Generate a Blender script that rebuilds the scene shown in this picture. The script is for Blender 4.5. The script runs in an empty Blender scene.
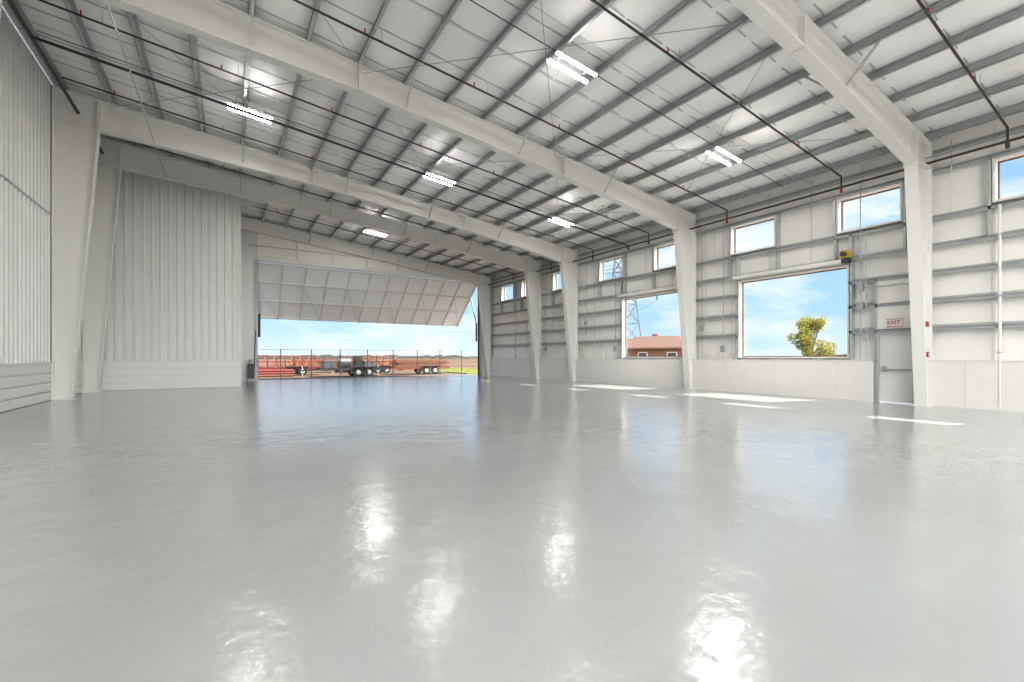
import bpy, math, random
from mathutils import Vector, Matrix, noise
random.seed(4)
scene=bpy.context.scene
scene.view_settings.view_transform='Standard'
scene.view_settings.look='None'
scene.view_settings.exposure=0.5

# ---------------------------------------------------------------- materials
def mat(name,col,rough=0.5,metal=0.0,var=0.06,vscale=3.0,bump=0.0,bscale=20.0,col2=None,emit=None,estr=0,coat=0.0,spec=0.5,transl=0.0):
    m=bpy.data.materials.new(name); m.use_nodes=True
    nt=m.node_tree; p=nt.nodes['Principled BSDF']
    p.inputs['Roughness'].default_value=rough; p.inputs['Metallic'].default_value=metal
    p.inputs['Specular IOR Level'].default_value=spec
    p.inputs['Coat Weight'].default_value=coat
    tc=nt.nodes.new('ShaderNodeTexCoord')
    n=nt.nodes.new('ShaderNodeTexNoise'); n.inputs['Scale'].default_value=vscale; n.inputs['Detail'].default_value=4
    nt.links.new(tc.outputs['Object'],n.inputs['Vector'])
    r=nt.nodes.new('ShaderNodeValToRGB')
    c2=col2 if col2 else [max(0,c*(1-var*2)) for c in col]
    r.color_ramp.elements[0].position=0.3; r.color_ramp.elements[1].position=0.7
    r.color_ramp.elements[0].color=(*c2,1); r.color_ramp.elements[1].color=(*col,1)
    nt.links.new(n.outputs['Fac'],r.inputs['Fac']); nt.links.new(r.outputs['Color'],p.inputs['Base Color'])
    if bump>0:
        n2=nt.nodes.new('ShaderNodeTexNoise'); n2.inputs['Scale'].default_value=bscale; n2.inputs['Detail'].default_value=3
        nt.links.new(tc.outputs['Object'],n2.inputs['Vector'])
        b=nt.nodes.new('ShaderNodeBump'); b.inputs['Strength'].default_value=bump; b.inputs['Distance'].default_value=0.02
        nt.links.new(n2.outputs['Fac'],b.inputs['Height']); nt.links.new(b.outputs['Normal'],p.inputs['Normal'])
    if emit:
        p.inputs['Emission Color'].default_value=(*emit,1); p.inputs['Emission Strength'].default_value=estr
    if transl>0:
        tr=nt.nodes.new('ShaderNodeBsdfTranslucent'); mx=nt.nodes.new('ShaderNodeMixShader'); mx.inputs[0].default_value=transl
        nt.links.new(r.outputs['Color'],tr.inputs['Color']); nt.links.new(p.outputs[0],mx.inputs[1]); nt.links.new(tr.outputs[0],mx.inputs[2])
        nt.links.new(mx.outputs[0],nt.nodes['Material Output'].inputs['Surface'])
    return m
M={}
M['beam']=mat('painted_beam',(0.74,0.735,0.70),0.42,var=0.02)
M['beam2']=mat('beam_flange',(0.80,0.795,0.76),0.4,var=0.02)
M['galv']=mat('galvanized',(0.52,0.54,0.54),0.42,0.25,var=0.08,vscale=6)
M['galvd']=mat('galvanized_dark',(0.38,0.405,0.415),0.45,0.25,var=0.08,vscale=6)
M['insul']=mat('insulation_facing',(0.97,0.97,0.96),0.38,var=0.005,bump=0.9,bscale=2.2)
M['wallins']=mat('wall_insulation',(0.88,0.865,0.83),0.45,var=0.02,bump=0.8,bscale=2.5)
M['liner']=mat('liner_panel',(0.71,0.715,0.69),0.35,var=0.02)
M['white']=mat('white_panel',(0.78,0.765,0.735),0.45,var=0.02)
M['doorw']=mat('door_white',(0.72,0.715,0.70),0.4,var=0.02)
M['black']=mat('black_pipe',(0.032,0.017,0.017),0.45,var=0.05)
M['dark']=mat('dark_metal',(0.035,0.035,0.035),0.5)
M['bronze']=mat('bronze_frame',(0.16,0.09,0.055),0.45)
M['red']=mat('red_paint',(0.42,0.02,0.015),0.4)
M['yellow']=mat('yellow_paint',(0.6,0.42,0.02),0.4)
M['rubber']=mat('rubber',(0.015,0.015,0.015),0.8)
M['orange']=mat('orange_paint',(0.20,0.055,0.018),0.55,var=0.15)
M['lumber']=mat('lumber',(0.21,0.105,0.055),0.8,var=0.2)
M['redx']=mat('trailer_red',(0.15,0.017,0.012),0.5)
M['brick']=mat('house_brick',(0.24,0.11,0.07),0.9,var=0.2,vscale=8)
M['roofb']=mat('house_roof',(0.11,0.05,0.032),0.9,var=0.15)
M['leaf']=mat('tree_leaf',(0.36,0.31,0.035),0.7,col2=(0.17,0.18,0.02),vscale=1.6,transl=.4)
M['bark']=mat('bark',(0.10,0.07,0.05),0.9)
M['hedge']=mat('hedge_green',(0.04,0.042,0.035),0.9,col2=(0.06,0.052,0.045),vscale=0.4)
M['grass']=mat('grass',(0.19,0.21,0.03),0.9,col2=(0.11,0.14,0.025),vscale=1.5)
M['concrete']=mat('concrete',(0.14,0.12,0.105),0.8,var=0.05)
M['led']=mat('led_lens',(1,1,1),0.5,emit=(1,0.98,0.94),estr=125)
M['steelg']=mat('pylon_steel',(0.12,0.13,0.14),0.6,var=0.05)
M['signw']=mat('sign_white',(0.8,0.8,0.8),0.5)

g=bpy.data.materials.new('window_glass'); g.use_nodes=True; nt=g.node_tree; nt.nodes.clear()
o=nt.nodes.new('ShaderNodeOutputMaterial'); mx=nt.nodes.new('ShaderNodeMixShader'); t=nt.nodes.new('ShaderNodeBsdfTransparent'); gl=nt.nodes.new('ShaderNodeBsdfGlossy')
gl.inputs['Roughness'].default_value=0.02; t.inputs['Color'].default_value=(0.98,0.99,0.99,1); mx.inputs[0].default_value=0.03
nt.links.new(t.outputs[0],mx.inputs[1]); nt.links.new(gl.outputs[0],mx.inputs[2]); nt.links.new(mx.outputs[0],o.inputs[0]); M['glass']=g

f=bpy.data.materials.new('epoxy_floor'); f.use_nodes=True; nt=f.node_tree; p=nt.nodes['Principled BSDF']; L=nt.links.new
tc=nt.nodes.new('ShaderNodeTexCoord')
n1=nt.nodes.new('ShaderNodeTexNoise'); n1.inputs['Scale'].default_value=0.35; n1.inputs['Detail'].default_value=5; L(tc.outputs['Object'],n1.inputs['Vector'])
r=nt.nodes.new('ShaderNodeValToRGB'); r.color_ramp.elements[0].position=0.3; r.color_ramp.elements[1].position=0.7
r.color_ramp.elements[0].color=(0.325,0.33,0.332,1); r.color_ramp.elements[1].color=(0.37,0.375,0.377,1); L(n1.outputs['Fac'],r.inputs['Fac'])
br=nt.nodes.new('ShaderNodeTexBrick'); br.offset=0.0; br.inputs['Scale'].default_value=1.0; br.inputs['Mortar Size'].default_value=0.01
br.inputs['Brick Width'].default_value=7.3; br.inputs['Row Height'].default_value=6.1; br.inputs['Mortar Smooth'].default_value=0.3
br.inputs['Color1'].default_value=(1,1,1,1); br.inputs['Color2'].default_value=(1,1,1,1); br.inputs['Mortar'].default_value=(0.85,0.85,0.85,1)
mpp=nt.nodes.new('ShaderNodeMapping'); mpp.inputs['Location'].default_value=(1.9,1.0,0)
L(tc.outputs['Object'],mpp.inputs['Vector']); L(mpp.outputs[0],br.inputs['Vector'])
mm=nt.nodes.new('ShaderNodeMix'); mm.data_type='RGBA'; mm.blend_type='MULTIPLY'; mm.inputs[0].default_value=1
L(r.outputs['Color'],mm.inputs[6]); L(br.outputs['Color'],mm.inputs[7]); L(mm.outputs[2],p.inputs['Base Color'])
n2=nt.nodes.new('ShaderNodeTexNoise'); n2.inputs['Scale'].default_value=1.2; n2.inputs['Detail'].default_value=6; L(tc.outputs['Object'],n2.inputs['Vector'])
mr=nt.nodes.new('ShaderNodeMapRange'); mr.inputs[3].default_value=0.15; mr.inputs[4].default_value=0.27; L(n2.outputs['Fac'],mr.inputs[0]); L(mr.outputs[0],p.inputs['Roughness'])
n3=nt.nodes.new('ShaderNodeTexNoise'); n3.inputs['Scale'].default_value=2.0; n3.inputs['Detail'].default_value=4; n3.inputs['Roughness'].default_value=.58; L(tc.outputs['Object'],n3.inputs['Vector'])
b=nt.nodes.new('ShaderNodeBump'); b.inputs['Strength'].default_value=0.7; b.inputs['Distance'].default_value=0.02; L(n3.outputs['Fac'],b.inputs['Height']); L(b.outputs['Normal'],p.inputs['Normal'])
L(b.outputs['Normal'],p.inputs['Coat Normal'])
p.inputs['Specular IOR Level'].default_value=0.8
p.inputs['Coat Weight'].default_value=0.5; p.inputs['Coat Roughness'].default_value=0.14
M['floor']=f

q=bpy.data.materials.new('field_ground'); q.use_nodes=True; nt=q.node_tree; p=nt.nodes['Principled BSDF']; L=nt.links.new
tc=nt.nodes.new('ShaderNodeTexCoord'); n1=nt.nodes.new('ShaderNodeTexNoise'); n1.inputs['Scale'].default_value=0.12; n1.inputs['Detail'].default_value=8
L(tc.outputs['Object'],n1.inputs['Vector']); r=nt.nodes.new('ShaderNodeValToRGB')
r.color_ramp.elements[0].position=0.35; r.color_ramp.elements[0].color=(0.07,0.045,0.031,1); r.color_ramp.elements[1].position=0.65; r.color_ramp.elements[1].color=(0.115,0.083,0.057,1)
e=r.color_ramp.elements.new(0.5); e.color=(0.092,0.062,0.041,1)
L(n1.outputs['Fac'],r.inputs['Fac']); L(r.outputs['Color'],p.inputs['Base Color']); p.inputs['Roughness'].default_value=0.95; p.inputs['Specular IOR Level'].default_value=0.1
M['field']=q

# ---------------------------------------------------------------- mesh builder
class MB:
    def __init__(s,name): s.name=name; s.v=[]; s.f=[]; s.m=[]; s.mats=[]
    def mi(s,k):
        if k not in s.mats: s.mats.append(k)
        return s.mats.index(k)
    def hexa(s,c,k):
        i=len(s.v); s.v+= [tuple(x) for x in c]; mi=s.mi(k)
        for q in ((0,3,2,1),(4,5,6,7),(0,1,5,4),(1,2,6,5),(2,3,7,6),(3,0,4,7)):
            s.f.append(tuple(i+a for a in q)); s.m.append(mi)
    def box(s,x0,x1,y0,y1,z0,z1,k):
        s.hexa([(x0,y0,z0),(x1,y0,z0),(x1,y1,z0),(x0,y1,z0),(x0,y0,z1),(x1,y0,z1),(x1,y1,z1),(x0,y1,z1)],k)
    def beam(s,p,q,w,h,k,side=None):
        p=Vector(p);q=Vector(q);d=(q-p).normalized()
        if side is None:
            up=Vector((0,0,1)) if abs(d.z)<0.95 else Vector((0,1,0)); sd=d.cross(up).normalized()
        else: sd=Vector(side); sd=(sd-d*sd.dot(d)).normalized()
        n=sd.cross(d).normalized(); a=sd*w/2; c=n*h/2
        s.hexa([p-a-c,p+a-c,q+a-c,q-a-c,p-a+c,p+a+c,q+a+c,q-a+c],k)
    def cyl(s,p,q,r,k,n=8,r2=None):
        p=Vector(p);q=Vector(q);d=(q-p).normalized(); r2=r if r2 is None else r2
        up=Vector((0,0,1)) if abs(d.z)<0.95 else Vector((0,1,0)); a=d.cross(up).normalized(); c=a.cross(d)
        i=len(s.v); mi=s.mi(k)
        for j in range(n):
            t=2*math.pi*j/n; e=a*math.cos(t)+c*math.sin(t); s.v.append(tuple(p+e*r)); s.v.append(tuple(q+e*r2))
        for j in range(n):
            k2=(j+1)%n; s.f.append((i+2*j,i+2*k2,i+2*k2+1,i+2*j+1)); s.m.append(mi)
        s.f.append(tuple(i+2*j for j in range(n))); s.m.append(mi)
        s.f.append(tuple(i+2*j+1 for j in reversed(range(n)))); s.m.append(mi)
    def prismY(s,pts,y0,y1,k):
        i=len(s.v); n=len(pts); mi=s.mi(k)
        for y in (y0,y1):
            for (x,z) in pts: s.v.append((x,y,z))
        s.f.append(tuple(range(i,i+n))); s.m.append(mi)
        s.f.append(tuple(range(i+2*n-1,i+n-1,-1))); s.m.append(mi)
        for j in range(n):
            k2=(j+1)%n; s.f.append((i+j,i+n+j,i+n+k2,i+k2)); s.m.append(mi)
    def quad(s,a,b2,c,d,k):
        i=len(s.v); s.v+=[tuple(a),tuple(b2),tuple(c),tuple(d)]; s.f.append((i,i+1,i+2,i+3)); s.m.append(s.mi(k))
    def corr(s,o,u,n,Ln,z0,ztop,pitch,dep,k):
        o=Vector(o);u=Vector(u);n=Vector(n); pts=[]; t=0
        while t<Ln:
            for a,h in ((0,0),(pitch*.62,0),(pitch*.70,1),(pitch*.90,1),(pitch*.98,0)):
                if t+a<=Ln: pts.append((t+a,h*dep))
            t+=pitch
        pts.append((Ln,0))
        for (a,h),(a2,h2) in zip(pts,pts[1:]):
            A=o+u*a+n*h; B2=o+u*a2+n*h2
            s.quad((A.x,A.y,z0),(B2.x,B2.y,z0),(B2.x,B2.y,ztop(B2.x)),(A.x,A.y,ztop(A.x)),k)
    def build(s,parent=None,smooth=False):
        me=bpy.data.meshes.new(s.name); me.from_pydata(s.v,[],s.f)
        for k in s.mats: me.materials.append(M[k])
        me.polygons.foreach_set('material_index',s.m)
        if smooth: me.polygons.foreach_set('use_smooth',[True]*len(me.polygons))
        me.update(); ob=bpy.data.objects.new(s.name,me); scene.collection.objects.link(ob)
        if parent: ob.parent=parent
        return ob

XL,XR=-4.83,17.2
YB,YE=-9.0,31.0          # back / end wall
YP=25.0; XP=0.47         # inner partition corner
def T(x): return 7.55+0.12*(17.2-x)   # rafter top / purlin bottom

# ---------------------------------------------------------------- floor + ground
b=MB('floor'); b.box(XL-.2,XR+.3,YB,YE+.3,-0.2,0,'floor'); b.build()
b=MB('ground_field'); b.box(-500,700,-300,900,-0.6,-0.2,'field'); b.build()
b=MB('apron_concrete'); b.box(-6,30,YE+.31,34.0,-0.2,-0.02,'concrete'); b.box(-12,26,YB-22,YB-.25,-0.2,-0.02,'concrete'); b.build()

# ---------------------------------------------------------------- ceiling (insulation bays + bands)
NP=18; PS=(22.03-.5)/(NP-1)
purl=[XL+0.25+i*PS for i in range(NP)]
b=MB('ceiling')
xs=[]
for i in range(-1,len(purl)):
    x0=purl[i] if i>=0 else XL-.15
    x1=purl[i+1] if i+1<len(purl) else XR+.3
    for j in range(6):
        tt=j/6; xs.append((x0+(x1-x0)*tt, -0.06*math.sin(math.pi*tt)))
xs.append((XR+.3,0))
for (a,ha),(c,hc) in zip(xs,xs[1:]):
    za=T(a)+.23+ha; zc=T(c)+.23+hc
    b.hexa([(a,YB,za),(c,YB,zc),(c,YE+.2,zc),(a,YE+.2,za),(a,YB,za+.15),(c,YB,zc+.15),(c,YE+.2,zc+.15),(a,YE+.2,za+.15)],'insul')
y=YB+.6
while y<YE:
    b.beam((XL,y,T(XL)+.165),(XR+.2,y,T(XR)+.165),.04,.014,'galv'); y+=1.3
b.build()
b=MB('roof_purlins')
for x in purl:
    z=T(x)
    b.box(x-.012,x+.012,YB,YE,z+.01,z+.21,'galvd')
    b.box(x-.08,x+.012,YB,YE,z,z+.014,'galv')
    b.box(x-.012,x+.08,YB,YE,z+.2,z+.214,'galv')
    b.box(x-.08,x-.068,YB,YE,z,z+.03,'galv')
b.build()

# ---------------------------------------------------------------- portal frames
def frame(Y,left=True,wide=0.3):
    b=MB('portal_frame'); w=.012
    zr=T(16.1)-.85
    prof=[(-3.7,1.0),(3.0,.68),(10.0,.66),(16.1,.85)]
    ft=.028
    b.prismY([(16.86,0),(XR,0),(XR,T(XR)),(16.1,T(16.1)),(16.1,zr)],Y-w,Y+w,'beam')
    b.beam((16.86,Y,0.02),(16.1,Y,zr),wide,ft,'beam2',side=(0,1,0))
    b.beam((XR-.014,Y,0.0),(XR-.014,Y,T(XR)),wide,ft,'beam2',side=(0,1,0))
    b.box(16.78,XR,Y-wide/2-.03,Y+wide/2+.03,0,.03,'beam')
    b.beam((16.1,Y,zr),(XR,Y,zr+.02),wide,ft,'beam2',side=(0,1,0))
    b.box(16.08,16.13,Y-wide/2-.01,Y+wide/2+.01,zr-.12,T(16.1)+.01,'beam')
    xl=-3.7 if left else 0.2
    if left:
        zl=T(-3.7)-1.0
        b.prismY([(XL,0),(-4.36,0),(-3.7,zl),(-3.7,T(-3.7)),(XL,T(XL))],Y-w,Y+w,'beam')
        b.beam((-4.36,Y,0.02),(-3.7,Y,zl),wide,ft,'beam2',side=(0,1,0))
        b.beam((XL+.014,Y,0),(XL+.014,Y,T(XL)),wide,ft,'beam2',side=(0,1,0))
        b.box(XL,-4.28,Y-wide/2-.03,Y+wide/2+.03,0,.03,'beam')
        b.box(-3.73,-3.68,Y-wide/2-.01,Y+wide/2+.01,zl-.12,T(-3.7)+.01,'beam')
        b.beam((XL,Y,zl),(-3.7,Y,zl),wide,ft,'beam2',side=(0,1,0))
    pr=[p for p in prof if p[0]>=xl]
    if not left: pr=[(xl,.7)]+pr
    bot=[(x,T(x)-d) for x,d in pr]; top=[(x,T(x)) for x,d in reversed(pr)]
    b.prismY(bot+top,Y-w,Y+w,'beam')
    for (x0,z0),(x1,z1) in zip(bot,bot[1:]): b.beam((x0,Y,z0),(x1,Y,z1),wide,ft,'beam2',side=(0,1,0))
    b.beam((XL if left else xl,Y,T(XL if left else xl)-.014),(XR,Y,T(XR)-.014),wide,ft,'beam2',side=(0,1,0))
    for x in (3.0,10.0): 
        if x>xl: b.box(x-.025,x+.025,Y-wide/2-.01,Y+wide/2+.01,T(x)-.70,T(x)+.005,'beam')
    for i,x in enumerate(purl):
        if i%3==1 and x>xl+.5 and x<15.5:
            for sg in (-1,1):
                b.beam((x,Y+sg*.12,T(x)-.64),(x,Y+sg*.75,T(x)+.02),.045,.045,'galv')
    b.build()
for Y in (-3.0,4.86,12.66,20.5,24.13): frame(Y)
frame(30.7,left=False,wide=.22)

# ---------------------------------------------------------------- left wall
b=MB('wall_left')
b.box(XL-.3,XL-.1,YB,YP+.2,-.2,T(XL)+.2,'white')
b.corr((XL-.08,YB,0),(0,1,0),(1,0,0),YP-YB,1.22,lambda x:T(XL)+.05,.30,.05,'liner')
b.box(XL-.1,XL-.02,YB,YP,5.98,6.03,'galv')
b.build()
b=MB('baseboard_left')
b.box(XL-.1,XL-.06,YB,YP,0,1.2,'liner')
for z in (.02,.32,.62,.92): b.box(XL-.06,XL+.0,YB,YP,z,z+.255,'white')
b.box(XL-.1,XL+.03,YB,YP,1.18,1.24,'liner'); b.build()
# ---------------------------------------------------------------- partition wall at YP
b=MB('wall_partition')
b.hexa([(XL-.2,YP+.1,0),(XP,YP+.1,0),(XP,YP+.3,0),(XL-.2,YP+.3,0),(XL-.2,YP+.1,T(XL)+.2),(XP,YP+.1,T(XP)+.2),(XP,YP+.3,T(XP)+.2),(XL-.2,YP+.3,T(XL)+.2)],'white')
b.corr((XL,YP+.05,0),(1,0,0),(0,-1,0),XP-XL,1.22,lambda x:T(x)+.2,.30,.06,'liner')
b.box(XP-.2,XP+.0,YP+.3,YE,0,T(XP)+.2,'white')
b.box(XP-.04,XP+.06,YP-.02,YP+.3,0,T(XP)+.1,'liner')
b.build()
b=MB('baseboard_partition')
b.box(XL,XP,YP+.03,YP+.1,0,1.2,'liner')
for z in (.02,.32,.62,.92): b.box(XL,XP,YP-.03,YP+.03,z,z+.255,'white')
b.box(XL,XP,YP-.04,YP+.1,1.18,1.24,'liner'); b.build()

# ---------------------------------------------------------------- right wall
high=[(1.75,3.5),(5.4,7.15),(9.14,10.95),(13.1,14.85),(16.8,18.6),(21.2,22.8),(24.9,26.4),(27.4,29.1),(-2.0,-.3),(-6,-4.2)]
HZ=(5.5,6.67)
big=[(6.8,10.6),(13.1,16.9)]
BZ=(1.36,4.42)
door=(5.09,6.0,0,2.13)
holes=[(a,c,*HZ) for a,c in high]+[(a,c,*BZ) for a,c in big]+[door]
WX=17.42
b=MB('wall_right')
ys=sorted(set([YB,YE+.3]+[v for h in holes for v in h[:2]])); zs=sorted(set([-.2,7.75]+[v for h in holes for v in h[2:]]))
for y0,y1 in zip(ys,ys[1:]):
    for z0,z1 in zip(zs,zs[1:]):
        cy,cz=(y0+y1)/2,(z0+z1)/2
        if any(h[0]<cy<h[1] and h[2]<cz<h[3] for h in holes): continue
        b.box(WX,WX+.12,y0,y1,z0,z1,'wallins')
y=YB+.5
while y<YE:
    segs=[(1.3,7.6)]
    for h in holes:
        if h[0]-.05<y<h[1]+.05:
            ns=[]
            for s0,s1 in segs:
                if h[3]<=s0 or h[2]>=s1: ns.append((s0,s1)); continue
                if h[2]>s0: ns.append((s0,h[2]))
                if h[3]<s1: ns.append((h[3],s1))
            segs=ns
    for s0,s1 in segs: b.box(WX-.02,WX,y-.03,y+.03,s0,s1,'white')
    y+=1.5
b.build()
b=MB('wall_girts')
def spans(z,lo=YB,hi=YE):
    sp=[(lo,hi)]
    for h in holes:
        if h[2]-.02<z<h[3]+.02:
            ns=[]
            for s0,s1 in sp:
                if h[1]<=s0 or h[0]>=s1: ns.append((s0,s1)); continue
                if h[0]>s0: ns.append((s0,h[0]))
                if h[1]<s1: ns.append((h[1],s1))
            sp=ns
    return sp
for z in (2.25,3.05,3.85,4.62,5.42,6.75,7.3):
    for s0,s1 in spans(z):
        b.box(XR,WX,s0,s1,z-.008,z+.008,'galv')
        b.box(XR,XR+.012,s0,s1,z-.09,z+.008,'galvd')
        b.box(WX-.03,WX-.018,s0,s1,z,z+.09,'galv')
for a,c in high:
    for y in (a-.05,c+.05): b.box(XR,WX,y-.03,y+.03,4.62,6.75,'galv')
for a,c in big:
    for y in (a-.06,c+.06): b.box(XR,WX,y-.04,y+.04,1.3,5.42,'galv')
    b.box(XR-.01,WX,a,c,4.44,4.56,'galv')
for y in (5.05,6.05): b.box(XR,WX,y-.03,y+.03,0,3.85,'galv')
b.build()
b=MB('baseboard_right')
for s0,s1 in ((YB,5.0),(6.1,YE)):
    b.box(XR-.06,WX,s0,s1,0,1.27,'white'); b.box(XR-.08,WX,s0,s1,1.27,1.31,'liner')
    y=s0+1.0
    while y<s1: b.box(XR-.067,XR-.06,y-.012,y+.012,0,1.27,'liner'); y+=2.0
b.build()
def window(i,a,c,z0,z1,wide,fr):
    b=MB('window_%d'%i)
    x0,x1=XR+.02,WX+.12; t=wide
    b.box(x0,x1,a-.0,a+t,z0,z1,fr); b.box(x0,x1,c-t,c,z0,z1,fr); b.box(x0,x1,a+t,c-t,z0,z0+t,fr); b.box(x0,x1,a+t,c-t,z1-t,z1,fr)
    s=.035; X=WX+.04
    for (p,q2,r1,r2) in ((a+t,a+t+s,z0+t,z1-t),(c-t-s,c-t,z0+t,z1-t),(a+t+s,c-t-s,z0+t,z0+t+s),(a+t+s,c-t-s,z1-t-s,z1-t)):
        b.box(X-.03,X+.03,p,q2,r1,r2,'bronze')
    b.box(X-.005,X+.005,a+t+s,c-t-s,z0+t+s,z1-t-s,'glass')
    b.build()
i=1
for a,c in high: window(i,a,c,*HZ,.06,'white'); i+=1
for a,c in big: window(i,a,c,*BZ,.045,'white'); i+=1
for a,c in big:
    b=MB('roller_shade_housing'); b.box(XR-.17,XR-.012,a+.15,c+.1,4.46,4.60,'white'); b.box(XR-.18,XR-.17,a+.15,c+.1,4.44,4.48,'galv'); b.build()
    b=MB('shade_motor'); y=a
    b.box(XR-.3,XR-.02,y-.1,y+.12,4.62,4.84,'yellow'); b.cyl((XR-.3,y,4.72),(XR-.42,y,4.72),.08,'dark',12)
    b.box(XR-.24,XR-.015,y-.1,y+.1,4.46,4.62,'dark'); b.cyl((XR-.12,y-.08,4.5),(XR-.12,y-.08,1.5),.008,'dark',6); b.build()
b=MB('door_1')
b.box(XR+.02,XR+.08,5.14,5.95,.02,2.08,'doorw')
for y0,y1,z0,z1 in ((5.09,5.14,0,2.13),(5.95,6.0,0,2.13),(5.14,5.95,2.08,2.13)): b.box(XR-.07,WX+.1,y0,y1,z0,z1,'galv')
b.box(XR-.04,XR+.02,5.2,5.9,.98,1.04,'galvd'); b.box(XR-.01,XR+.02,5.78,5.9,.95,1.12,'galvd')
for z in (.3,1.1,1.85): b.cyl((XR+.0,5.15,z),(XR+.0,5.15,z+.12),.015,'galv')
b.build()
b=MB('trim_1'); b.box(XR+.02,WX,5.08,6.02,2.14,3.8,'white'); b.build()
e=bpy.data.objects.new('exit_sign',None); scene.collection.objects.link(e); e.location=(XR-.03,5.58,2.44)
b=MB('sign_body'); b.box(-.03,.05,-.19,.19,-.13,.13,'signw'); b.box(-.036,-.03,-.18,.18,.1,.12,'red'); b.box(-.036,-.03,-.18,.18,-.12,-.1,'red'); b.build(e)
tx=bpy.data.curves.new('sign_letters','FONT'); tx.body='EXIT'; tx.size=.16; tx.align_x='CENTER'; tx.align_y='CENTER'; tx.extrude=.003; tx.offset=.003
to=bpy.data.objects.new('sign_letters',tx); scene.collection.objects.link(to); to.data.materials.append(M['red']); to.parent=e
to.rotation_euler=(math.pi/2,0,-math.pi/2); to.location=(-.034,0,0)
b=MB('fire_alarm_pull'); b.box(16.72,16.82,4.66,4.705,1.4,1.54,'red'); b.box(16.74,16.8,4.65,4.66,1.44,1.5,'signw'); b.build()
b=MB('alarm_strobe'); b.box(16.66,16.78,4.66,4.705,2.25,2.4,'red'); b.build()
b=MB('wall_downpipe'); y=3.35
b.cyl((XR-.04,y,.1),(XR-.04,y,5.4),.035,'white',10)
for z in (1.5,3.0,4.6): b.box(XR-.09,XR,y-.06,y+.06,z,z+.04,'galv')
b.build()
b=MB('wall_conduit'); b.cyl((XR-.03,6.3,1.3),(XR-.03,6.3,5.4),.015,'galv'); b.box(XR-.08,XR,6.24,6.36,1.9,2.05,'galv'); b.cyl((XR-.03,12.0,1.3),(XR-.03,12.0,7),.015,'galv'); b.cyl((XR-.03,18.9,1.3),(XR-.03,18.9,7),.015,'galv')
for y in (1.2,4.3,7.9,11.6): b.cyl((XR-.02,y,5.45),(XR-.02,y,7.5),.012,'galv',6)
for y in (6.45,11.2,12.2,17.3,19.6,23.4,27.0): b.cyl((XR-.03,y,1.3),(XR-.03,y,6.9),.016,'galvd',6)
for y,z in ((6.45,2.9),(6.45,3.5),(11.2,1.6),(12.2,2.5),(17.3,1.7),(19.6,3.2),(23.4,1.8)): b.box(XR-.1,XR-.01,y-.09,y+.09,z,z+.26,'galvd')
b.cyl((XR-.03,6.45,3.6),(XR-.03,5.0,3.6),.014,'galvd',6)
b.cyl((XR-.05,YB+1,7.15),(XR-.05,YE-1,7.15),.018,'galvd',6)
b.build()

# ---------------------------------------------------------------- end wall & hangar door
DX0,DX1,DZ=1.5,16.4,7.05
b=MB('wall_end')
b.box(XP-.1,DX0,YE,YE+.25,-.2,T(XP)+.2,'liner')
b.box(DX1,XR+.3,YE,YE+.25,-.2,T(DX1)+.2,'liner')
b.hexa([(DX0,YE,DZ+.35),(DX1,YE,DZ+.35),(DX1,YE+.25,DZ+.35),(DX0,YE+.25,DZ+.35),(DX0,YE,T(DX0)+.2),(DX1,YE,T(DX1)+.2),(DX1,YE+.25,T(DX1)+.2),(DX0,YE+.25,T(DX0)+.2)],'wallins')
b.box(DX0,DX1,YE-.1,YE+.2,DZ+.1,DZ+.35,'beam2')
b.box(DX0-.5,DX1+.3,YE-.06,YE,8.0,8.05,'galv')
for x in [DX0+i*2.13 for i in range(1,7)]: b.box(x-.05,x+.05,YE-.07,YE,DZ+.35,T(x),'beam')
b.box(DX0-.14,DX0,YE-.12,YE+.3,0,DZ+.1,'galvd'); b.box(DX1,DX1+.14,YE-.12,YE+.3,0,DZ+.1,'galvd')
b.box(XP+.1,XP+.35,YE-.2,YE-.02,0,8.6,'beam')
b.build()
e=bpy.data.objects.new('hangar_door',None); scene.collection.objects.link(e)
H0=Vector((0,YE+.3,DZ+.1)); H1=Vector((0,34.9,4.05)); d=(H1-H0); Ld=d.length; d.normalize(); nn=Vector((0,d.z,-d.y)).normalized()
if nn.z>0: nn=-nn
def P(x,v,n=0): q=H0+d*v+nn*n; return Vector((x,q.y,q.z))
b=MB('leaf_panel')
b.hexa([P(DX0,0),P(DX1,0),P(DX1,Ld),P(DX0,Ld),P(DX0,0,-.08),P(DX1,0,-.08),P(DX1,Ld,-.08),P(DX0,Ld,-.08)],'insul')
b.build(e)
b=MB('leaf_frame')
for v in (.06,.33*Ld,.66*Ld,Ld-.06): b.beam(P(DX0,v,.06),P(DX1,v,.06),.09,.1,'beam2',side=d)
nx=11
for i2 in range(nx+1):
    x=DX0+.05+(DX1-DX0-.1)*i2/nx
    b.beam(P(x,0,.07),P(x,Ld,.07),.08,.13,'beam2',side=(1,0,0))
for i2 in range(0,nx,2):
    x=DX0+.05+(DX1-DX0-.1)*i2/nx; x2=DX0+.05+(DX1-DX0-.1)*(i2+1)/nx
    b.beam(P(x,Ld*.33,.14),P(x2,Ld,.14),.04,.04,'beam')
b.build(e)
b=MB('door_cylinders')
for x in (DX0+.1,DX1-.1):
    b.cyl((x,YE+.32,4.0),P(x,Ld*.3,.15),.05,'galv'); b.cyl((x,YE+.32,2.6),(x,YE+.32,4.0),.07,'dark')
b.build(e)
b=MB('hydraulic_power_unit'); b.box(.95,1.3,30.4,30.75,.15,1.0,'dark'); b.box(1.0,1.25,30.45,30.7,0,.15,'galvd'); b.cyl((1.12,30.57,1.0),(1.12,30.57,1.25),.1,'galvd',12); b.cyl((1.3,30.6,.8),(1.4,30.85,3),.02,'rubber'); b.build()

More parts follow.
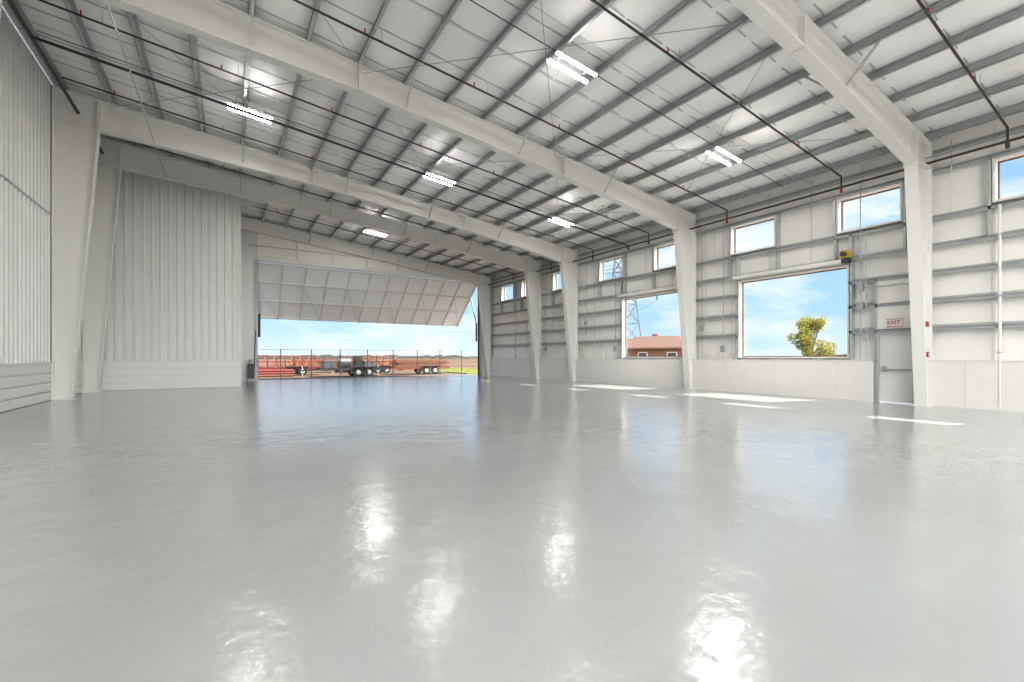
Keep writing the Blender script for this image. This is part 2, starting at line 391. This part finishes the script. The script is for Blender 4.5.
# ---------------------------------------------------------------- back wall (unseen, behind camera; wide doorway added to admit fill light)
b=MB('wall_back'); b.box(XL-.2,-4,YB-.2,YB,-.2,T(XL)+.2,'liner'); b.box(14.5,XR+.3,YB-.2,YB,-.2,T(14.5)+.2,'liner')
b.hexa([(-4,YB-.2,7.2),(14.5,YB-.2,7.2),(14.5,YB,7.2),(-4,YB,7.2),(-4,YB-.2,T(-4)+.2),(14.5,YB-.2,T(14.5)+.2),(14.5,YB,T(14.5)+.2),(-4,YB,T(-4)+.2)],'liner'); b.build()

# ---------------------------------------------------------------- sprinkler pipes
b=MB('sprinkler_piping')
b.cyl((XR-.25,YB+.5,6.93),(XR-.25,YE-.3,6.93),.035,'black',8)
for Y,o2 in ((-1,.3),(3.17,.3),(6.9,.3),(10.9,.3),(14.9,.3),(16.2,.62),(18.8,.3),(22.6,.3),(27.0,.3)):
    xl=XL+.6 if Y<24 else 1
    r0=.026 if o2<.5 else .04
    b.cyl((xl,Y,T(xl)-o2),(XR-.25,Y,T(XR-.25)-o2),r0,'black',8)
    b.cyl((XR-.25,Y,6.93),(XR-.25,Y,T(XR)-o2+.05),r0,'black',8)
    x=xl+1.2
    if o2<.5:
        while x<XR-1:
            b.cyl((x,Y,T(x)-o2),(x,Y,T(x)-o2+.13),.018,'red',6)
            b.cyl((x+.4,Y,T(x+.4)-o2),(x+.4,Y,T(x+.4)+.02),.006,'galv',5); x+=2.88
    b.cyl((XR-.25,Y,6.75),(XR-.25,Y,6.93),.045,'red' if Y in(6.9,10.9) else 'black',8)
b.cyl((XL+.6,1.,T(XL+.6)-.6),(XL+.6,24,T(XL+.6)-.6),.05,'black',8)
b.cyl((-2.2,12.8,T(-2.2)-.9),(-2.2,24,T(-2.2)-.9),.02,'galv',6)
b.build()
b=MB('ceiling_conduit')
for Y in (5.2,8.75,13.0,17.0,20.85): b.cyl((XL+.5,Y,T(XL+.5)-.03),(XR-.2,Y,T(XR-.2)-.03),.013,'dark',6)
b.build()
b=MB('brace_rods')
for y0,y1 in ((4.86,12.66),(12.66,20.5)):
    for x0,x1 in ((-3.5,3.1),(3.1,9.7),(9.7,16)):
        for A,C in (((x0,y0),(x1,y1)),((x1,y0),(x0,y1))):
            b.cyl((A[0],A[1],T(A[0])-.12),(C[0],C[1],T(C[0])-.12),.009,'galvd',5)
for y in (8.0,9.6,16.6,18.0):
    b.cyl((XL+.3,y,T(XL+.3)-.05),(XR,y,T(XR)-.05),.006,'galvd',5)
b.cyl((XR-.1,20.6,1.3),(XR-.1,24.0,7),.012,'galv',6); b.cyl((XR-.1,24.0,1.3),(XR-.1,20.6,7),.012,'galv',6)
b.build()

# ---------------------------------------------------------------- LED fixtures
pos=[(X,Y) for X in (.6,7.1,13.2) for Y in (.4,8.6,16.8)]+[(7.1,26.0)]+[(X,Y) for X in (-2.,2.5,7.1,11.5) for Y in (-2.2,-4.5,-6.8)]  # last group: unseen fixtures behind the camera, added to fill the interior
for X,Y in pos:
        X2=X
        zc=9.264-.12*X2
        e=bpy.data.objects.new('led_high_bay_light',None); scene.collection.objects.link(e); e.location=(X2,Y,zc)
        b=MB('fixture_body')
        for s in (-.17,.17):
            b.hexa([(-.62,s-.045,.01+.07),(.62,s-.045,.01-.07),(.62,s+.045,.01-.07),(-.62,s+.045,.01+.07),(-.62,s-.04,.06+.07),(.62,s-.04,.06-.07),(.62,s+.04,.06-.07),(-.62,s+.04,.06+.07)],'white')
            b.hexa([(-.6,s-.028,-.012+.07),(.6,s-.028,-.012-.07),(.6,s+.028,-.012-.07),(-.6,s+.028,-.012+.07),(-.6,s-.032,.009+.07),(.6,s-.032,.009-.07),(.6,s+.032,.009-.07),(-.6,s+.032,.009+.07)],'led')
        for sx in (-.4,.4):
            b.box(sx-.012,sx+.012,-.2,.2,.07-.117*sx,.09-.117*sx,'galvd')
            b.cyl((sx,0,.08-.117*sx),(sx,0,T(X2)-zc+.02-.12*sx),.006,'galv',5)
        b.build(e)

# ---------------------------------------------------------------- exterior
b=MB('chain_link_fence'); Y=37.5
x=-3
while x<26: b.cyl((x,Y,-.2),(x,Y,2.0),.035,'dark',6); x+=2.1
for z in (.1,.7,1.3,1.95): b.cyl((-3,Y,z),(26,Y,z),.014,'dark',5)
b.build()
def wheel(b,x,y,z,r,w):
    b.cyl((x,y-w/2,z),(x,y+w/2,z),r,'rubber',18); b.cyl((x,y-w/2-.02,z),(x,y+w/2+.02,z),r*.5,'galv',12)
def trailer(name,x,y,L2,deck,cargo=None,rail=True):
    b=MB(name); g0=-.2
    b.box(x,x+L2,y-1,y+1,g0+.6,g0+.72,deck); b.box(x,x+L2,y-1.03,y-1,g0+.5,g0+.75,deck)
    if rail:
        for i2 in range(int(L2/.8)+1):
            b.box(x+i2*.8,x+i2*.8+.05,y-1.02,y-.97,g0+.7,g0+1.2,deck)
        b.box(x,x+L2,y-1.02,y-.97,g0+1.16,g0+1.22,deck); b.box(x,x+L2,y+.97,y+1.02,g0+1.16,g0+1.22,deck)
    for xx in (x+L2*.55,x+L2*.55+.85):
        for yy in (y-1.1,y+1.1): wheel(b,xx,yy,g0+.36,.36,.22)
    b.box(x+L2*.55-.45,x+L2*.55+1.3,y-1.25,y-1.0,g0+.76,g0+.8,'dark')
    b.beam((x,y-.6,g0+.6),(x-1.4,y,g0+.5),.08,.1,deck); b.beam((x,y+.6,g0+.6),(x-1.4,y,g0+.5),.08,.1,deck)
    b.cyl((x-1.2,y,g0),(x-1.2,y,g0+.9),.04,'galv')
    if cargo=='lumber':
        for i2 in range(5):
            for j in range(4): b.box(x+.2+random.random()*.3,x+L2-.2,y-.8+i2*.33,y-.8+i2*.33+.28,g0+.73+j*.17,g0+.73+j*.17+.13,random.choice(['lumber','orange','lumber']))
    if cargo=='tank':
        b.box(x+.3,x+1.2,y-.7,y+.7,g0+.73,g0+1.3,'steelg'); b.cyl((x+1.5,y,g0+1.1),(x+2.5,y,g0+1.1),.38,'steelg',18); b.box(x+2.8,x+3.3,y-.6,y+.6,g0+.73,g0+1.7,'dark'); b.box(x+3.5,x+4.3,y-.7,y+.5,g0+.73,g0+1.25,'steelg')
        for xx in (.2,1.4,2.7,4.4): b.box(x+xx,x+xx+.05,y-1.0,y-.95,g0+.7,g0+1.8,'dark')
    if cargo=='frames':
        for i2 in range(7): b.beam((x+.3+i2*.7,y-.8,g0+.75),(x+.9+i2*.7,y+.8,g0+1.6),.08,.08,'orange'); b.beam((x+.3+i2*.7,y+.8,g0+.75),(x+.3+i2*.7,y+.8,g0+1.7),.08,.08,'redx')
        b.beam((x+.2,y+.8,g0+1.7),(x+L2-.2,y+.8,g0+1.7),.08,.08,'orange')
    b.build()
trailer('equipment_trailer',6.2,39.4,5.2,'dark','tank')
trailer('lumber_trailer',12.6,41,5.4,'orange','lumber')
trailer('flatbed_trailer',1.2,44,6.2,'redx','frames')
trailer('flatbed_trailer',5.2,50,8.5,'orange','lumber',False)
trailer('flatbed_trailer',9.6,45.5,5.0,'orange','frames')
b=MB('pipe_stack')
for j in range(3):
    for i2 in range(6-j): b.cyl((1.6,41.2+i2*.22+j*.11,-.1+j*.19),(4.6,41.2+i2*.22+j*.11,-.1+j*.19),.1,'redx' if (i2+j)%3 else 'orange',8)
b.build()
b=MB('lumber_stack')
for k in range(14):
    x=2+random.random()*23; y=53+random.random()*10; w2=2.5+random.random()*2
    for j in range(4): b.box(x+random.random()*.3,x+w2,y,y+1.4,-.2+j*.24,-.2+j*.24+.19,random.choice(['lumber','orange','redx']))
b.build()
b=MB('grass_patch'); b.box(19,34,38.5,47,-.2,-.1,'grass')
for k in range(900):
    x=19+random.random()*15;y=38.5+random.random()*8;h=.1+random.random()*.25; b.quad((x,y,-.12),(x+.12,y,-.12),(x+.1,y+.05,h-.1),(x+.02,y+.05,h-.1),'grass')
b.build()
b=MB('distant_treeline')
x=-150
while x<600:
    w=6+random.random()*16; h=1.6+random.random()*1.6; y=330+random.random()*40
    pts=[(x,-.2),(x+w,-.2),(x+w*.9,h*.7),(x+w*.6,h),(x+w*.3,h*.9),(x+w*.05,h*.5)]
    b.prismY(pts,y,y+6,'hedge'); x+=w*.5
b.build()
b=MB('distant_treeline')
yy=-150
while yy<330:
    w=6+random.random()*14; h=1.5+random.random()*2.5; x=300+random.random()*30
    b.hexa([(x,yy,-.2),(x+8,yy,-.2),(x+8,yy+w,-.2),(x,yy+w,-.2),(x+1,yy+1,h),(x+6,yy+1,h),(x+6,yy+w-1,h*.9),(x+1,yy+w-1,h)],'hedge'); yy+=w*.8
b.build()
e=bpy.data.objects.new('brick_house',None); scene.collection.objects.link(e); e.location=(40,34,-.2); e.rotation_euler=(0,0,math.radians(20))
b=MB('house_body'); b.box(-4,4,-5,5,0,2.6,'brick')
i0=len(b.v); rid=3.9
b.v+= [(-4.6,-5.6,2.5),(4.6,-5.6,2.5),(4.6,5.6,2.5),(-4.6,5.6,2.5),(0,-2.2,rid),(0,2.2,rid)]
for fc in ((0,1,4),(1,2,5,4),(2,3,5),(3,0,4,5),(3,2,1,0)): b.f.append(tuple(i0+a for a in fc)); b.m.append(b.mi('roofb'))
for y in (-3,0,3): b.box(-4.03,-4,y-.5,y+.5,1.0,2.1,'signw'); b.box(-4.05,-4.03,y-.42,y+.42,1.08,2.02,'dark')
b.box(-4.7,-4.55,-5.6,5.6,2.42,2.56,'brick'); b.box(1.5,2.1,.5,1.1,2.8,4.2,'brick')
b.build(e)
b=MB('transmission_tower'); cx,cy=44.,43.; Ht=19
def hw(z): return 1.7*(1-z/Ht)+.3
lv=[0,3,5.8,8.3,10.5,12.5,14.3,16,17.5,19]
for sx in (-1,1):
    for sy in (-1,1): b.beam((cx+sx*hw(0),cy+sy*hw(0),-.2),(cx+sx*hw(Ht),cy+sy*hw(Ht),Ht),.12,.12,'steelg')
cs=[(-1,-1),(1,-1),(1,1),(-1,1)]
for z0,z1 in zip(lv,lv[1:]):
    for (a,c),(a2,c2) in zip(cs,cs[1:]+cs[:1]):
        p0=(cx+a*hw(z0),cy+c*hw(z0),z0);p1=(cx+a2*hw(z1),cy+c2*hw(z1),z1);p2=(cx+a2*hw(z0),cy+c2*hw(z0),z0);p3=(cx+a*hw(z1),cy+c*hw(z1),z1)
        b.beam(p0,p1,.07,.07,'steelg'); b.beam(p2,p3,.07,.07,'steelg'); b.beam(p3,p1,.07,.07,'steelg')
for z in (9.5,12.5,15.5):
    for s in (-1,1):
        b.beam((cx,cy,z+.7),(cx+s*3.2,cy-s*3.2*.9,z),.08,.08,'steelg'); b.beam((cx,cy,z),(cx+s*3.2,cy-s*3.2*.9,z),.08,.08,'steelg')
        b.cyl((cx+s*3.2,cy-s*2.9,z),(cx+s*3.2,cy-s*2.9,z-.7),.08,'dark',6)
        b.cyl((cx+s*3.2,cy-s*2.9,z-.7),(cx+s*3.2+60,cy-s*2.9+80,z-1.5),.02,'dark',4)
b.build()
b=MB('autumn_tree'); tx0,ty0=43.2,20.0
b.cyl((tx0,ty0,-.2),(tx0,ty0,2.6),.16,'bark',8,.1)
cl=[]
for k in range(34):
    a=random.random()*6.28; h=1.2+random.random()*3.6; rr=(1.75 if h<3.2 else 1.0)*math.sqrt(random.random())
    c=Vector((tx0+rr*math.cos(a),ty0+rr*math.sin(a),h)); cl.append(c); b.cyl((tx0,ty0,.9+random.random()*1.0),c,.05,'bark',5,.015)
for c in cl:
    for k in range(140):
        v=Vector((random.gauss(0,1),random.gauss(0,1),random.gauss(0,1))).normalized()*(.5*random.random()**.4)
        p0=c+v; u=Vector((random.gauss(0,1),random.gauss(0,1),random.gauss(0,1))).normalized()*.09; w2=u.cross(Vector((random.gauss(0,1),random.gauss(0,1),random.gauss(0,1)))).normalized()*.06
        b.quad(p0-u,p0+w2,p0+u,p0-w2,'leaf')
b.build()

# ---------------------------------------------------------------- world + sun
w=bpy.data.worlds.new('World'); scene.world=w; w.use_nodes=True; nt=w.node_tree; L=nt.links.new
bg=nt.nodes['Background']; tc=nt.nodes.new('ShaderNodeTexCoord'); sp=nt.nodes.new('ShaderNodeSeparateXYZ'); L(tc.outputs['Generated'],sp.inputs[0])
r=nt.nodes.new('ShaderNodeValToRGB'); cr=r.color_ramp
cr.elements[0].position=0.0; cr.elements[0].color=(0.58,0.72,0.80,1); cr.elements[1].position=0.7; cr.elements[1].color=(0.21,0.42,0.80,1)
e=cr.elements.new(0.08); e.color=(0.37,0.60,0.80,1); e=cr.elements.new(0.3); e.color=(0.28,0.51,0.80,1)
L(sp.outputs['Z'],r.inputs['Fac'])
mp=nt.nodes.new('ShaderNodeMapping'); mp.inputs['Scale'].default_value=(1,1,3.5); L(tc.outputs['Generated'],mp.inputs['Vector'])
n=nt.nodes.new('ShaderNodeTexNoise'); n.inputs['Scale'].default_value=4.2; n.inputs['Detail'].default_value=8; n.inputs['Roughness'].default_value=.62; L(mp.outputs[0],n.inputs['Vector'])
r2=nt.nodes.new('ShaderNodeValToRGB'); r2.color_ramp.elements[0].position=.44; r2.color_ramp.elements[0].color=(0,0,0,1); r2.color_ramp.elements[1].position=.62; r2.color_ramp.elements[1].color=(.9,.9,.9,1)
L(n.outputs['Fac'],r2.inputs['Fac'])
mx=nt.nodes.new('ShaderNodeMix'); mx.data_type='RGBA'; L(r2.outputs['Color'],mx.inputs[0]); L(r.outputs['Color'],mx.inputs[6]); mx.inputs[7].default_value=(.74,.79,.82,1)
dp=nt.nodes.new('ShaderNodeVectorMath'); dp.operation='DOT_PRODUCT'; dp.inputs[1].default_value=(0,-.97,.24); L(tc.outputs['Generated'],dp.inputs[0])  # extra bright sky lobe behind the camera, added as interior fill light
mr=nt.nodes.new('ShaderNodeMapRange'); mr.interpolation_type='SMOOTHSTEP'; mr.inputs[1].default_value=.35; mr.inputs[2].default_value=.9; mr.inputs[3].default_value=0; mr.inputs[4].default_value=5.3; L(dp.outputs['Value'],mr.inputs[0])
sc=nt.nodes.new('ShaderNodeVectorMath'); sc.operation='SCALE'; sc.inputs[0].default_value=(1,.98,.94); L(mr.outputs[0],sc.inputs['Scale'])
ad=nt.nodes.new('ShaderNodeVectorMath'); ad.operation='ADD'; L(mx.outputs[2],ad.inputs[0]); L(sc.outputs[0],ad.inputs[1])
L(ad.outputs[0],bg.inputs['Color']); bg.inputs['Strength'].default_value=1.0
sl=bpy.data.lights.new('sun','SUN'); sl.energy=13.0; sl.angle=math.radians(.6); sl.color=(1,.95,.86); so=bpy.data.objects.new('sun',sl); scene.collection.objects.link(so)
el=math.radians(53); dv=Vector((math.cos(el),-.16,math.sin(el))).normalized(); so.rotation_euler=dv.to_track_quat('Z','Y').to_euler()

# ---------------------------------------------------------------- camera
cd=bpy.data.cameras.new('camera'); cd.lens=16.0; cd.sensor_width=36; cd.shift_y=16/1024; cd.clip_end=3000; cd.clip_start=.05
co=bpy.data.objects.new('camera',cd); scene.collection.objects.link(co); co.location=(0,0,1.4); co.rotation_euler=(math.pi/2,0,-math.atan(284/455)); scene.camera=co
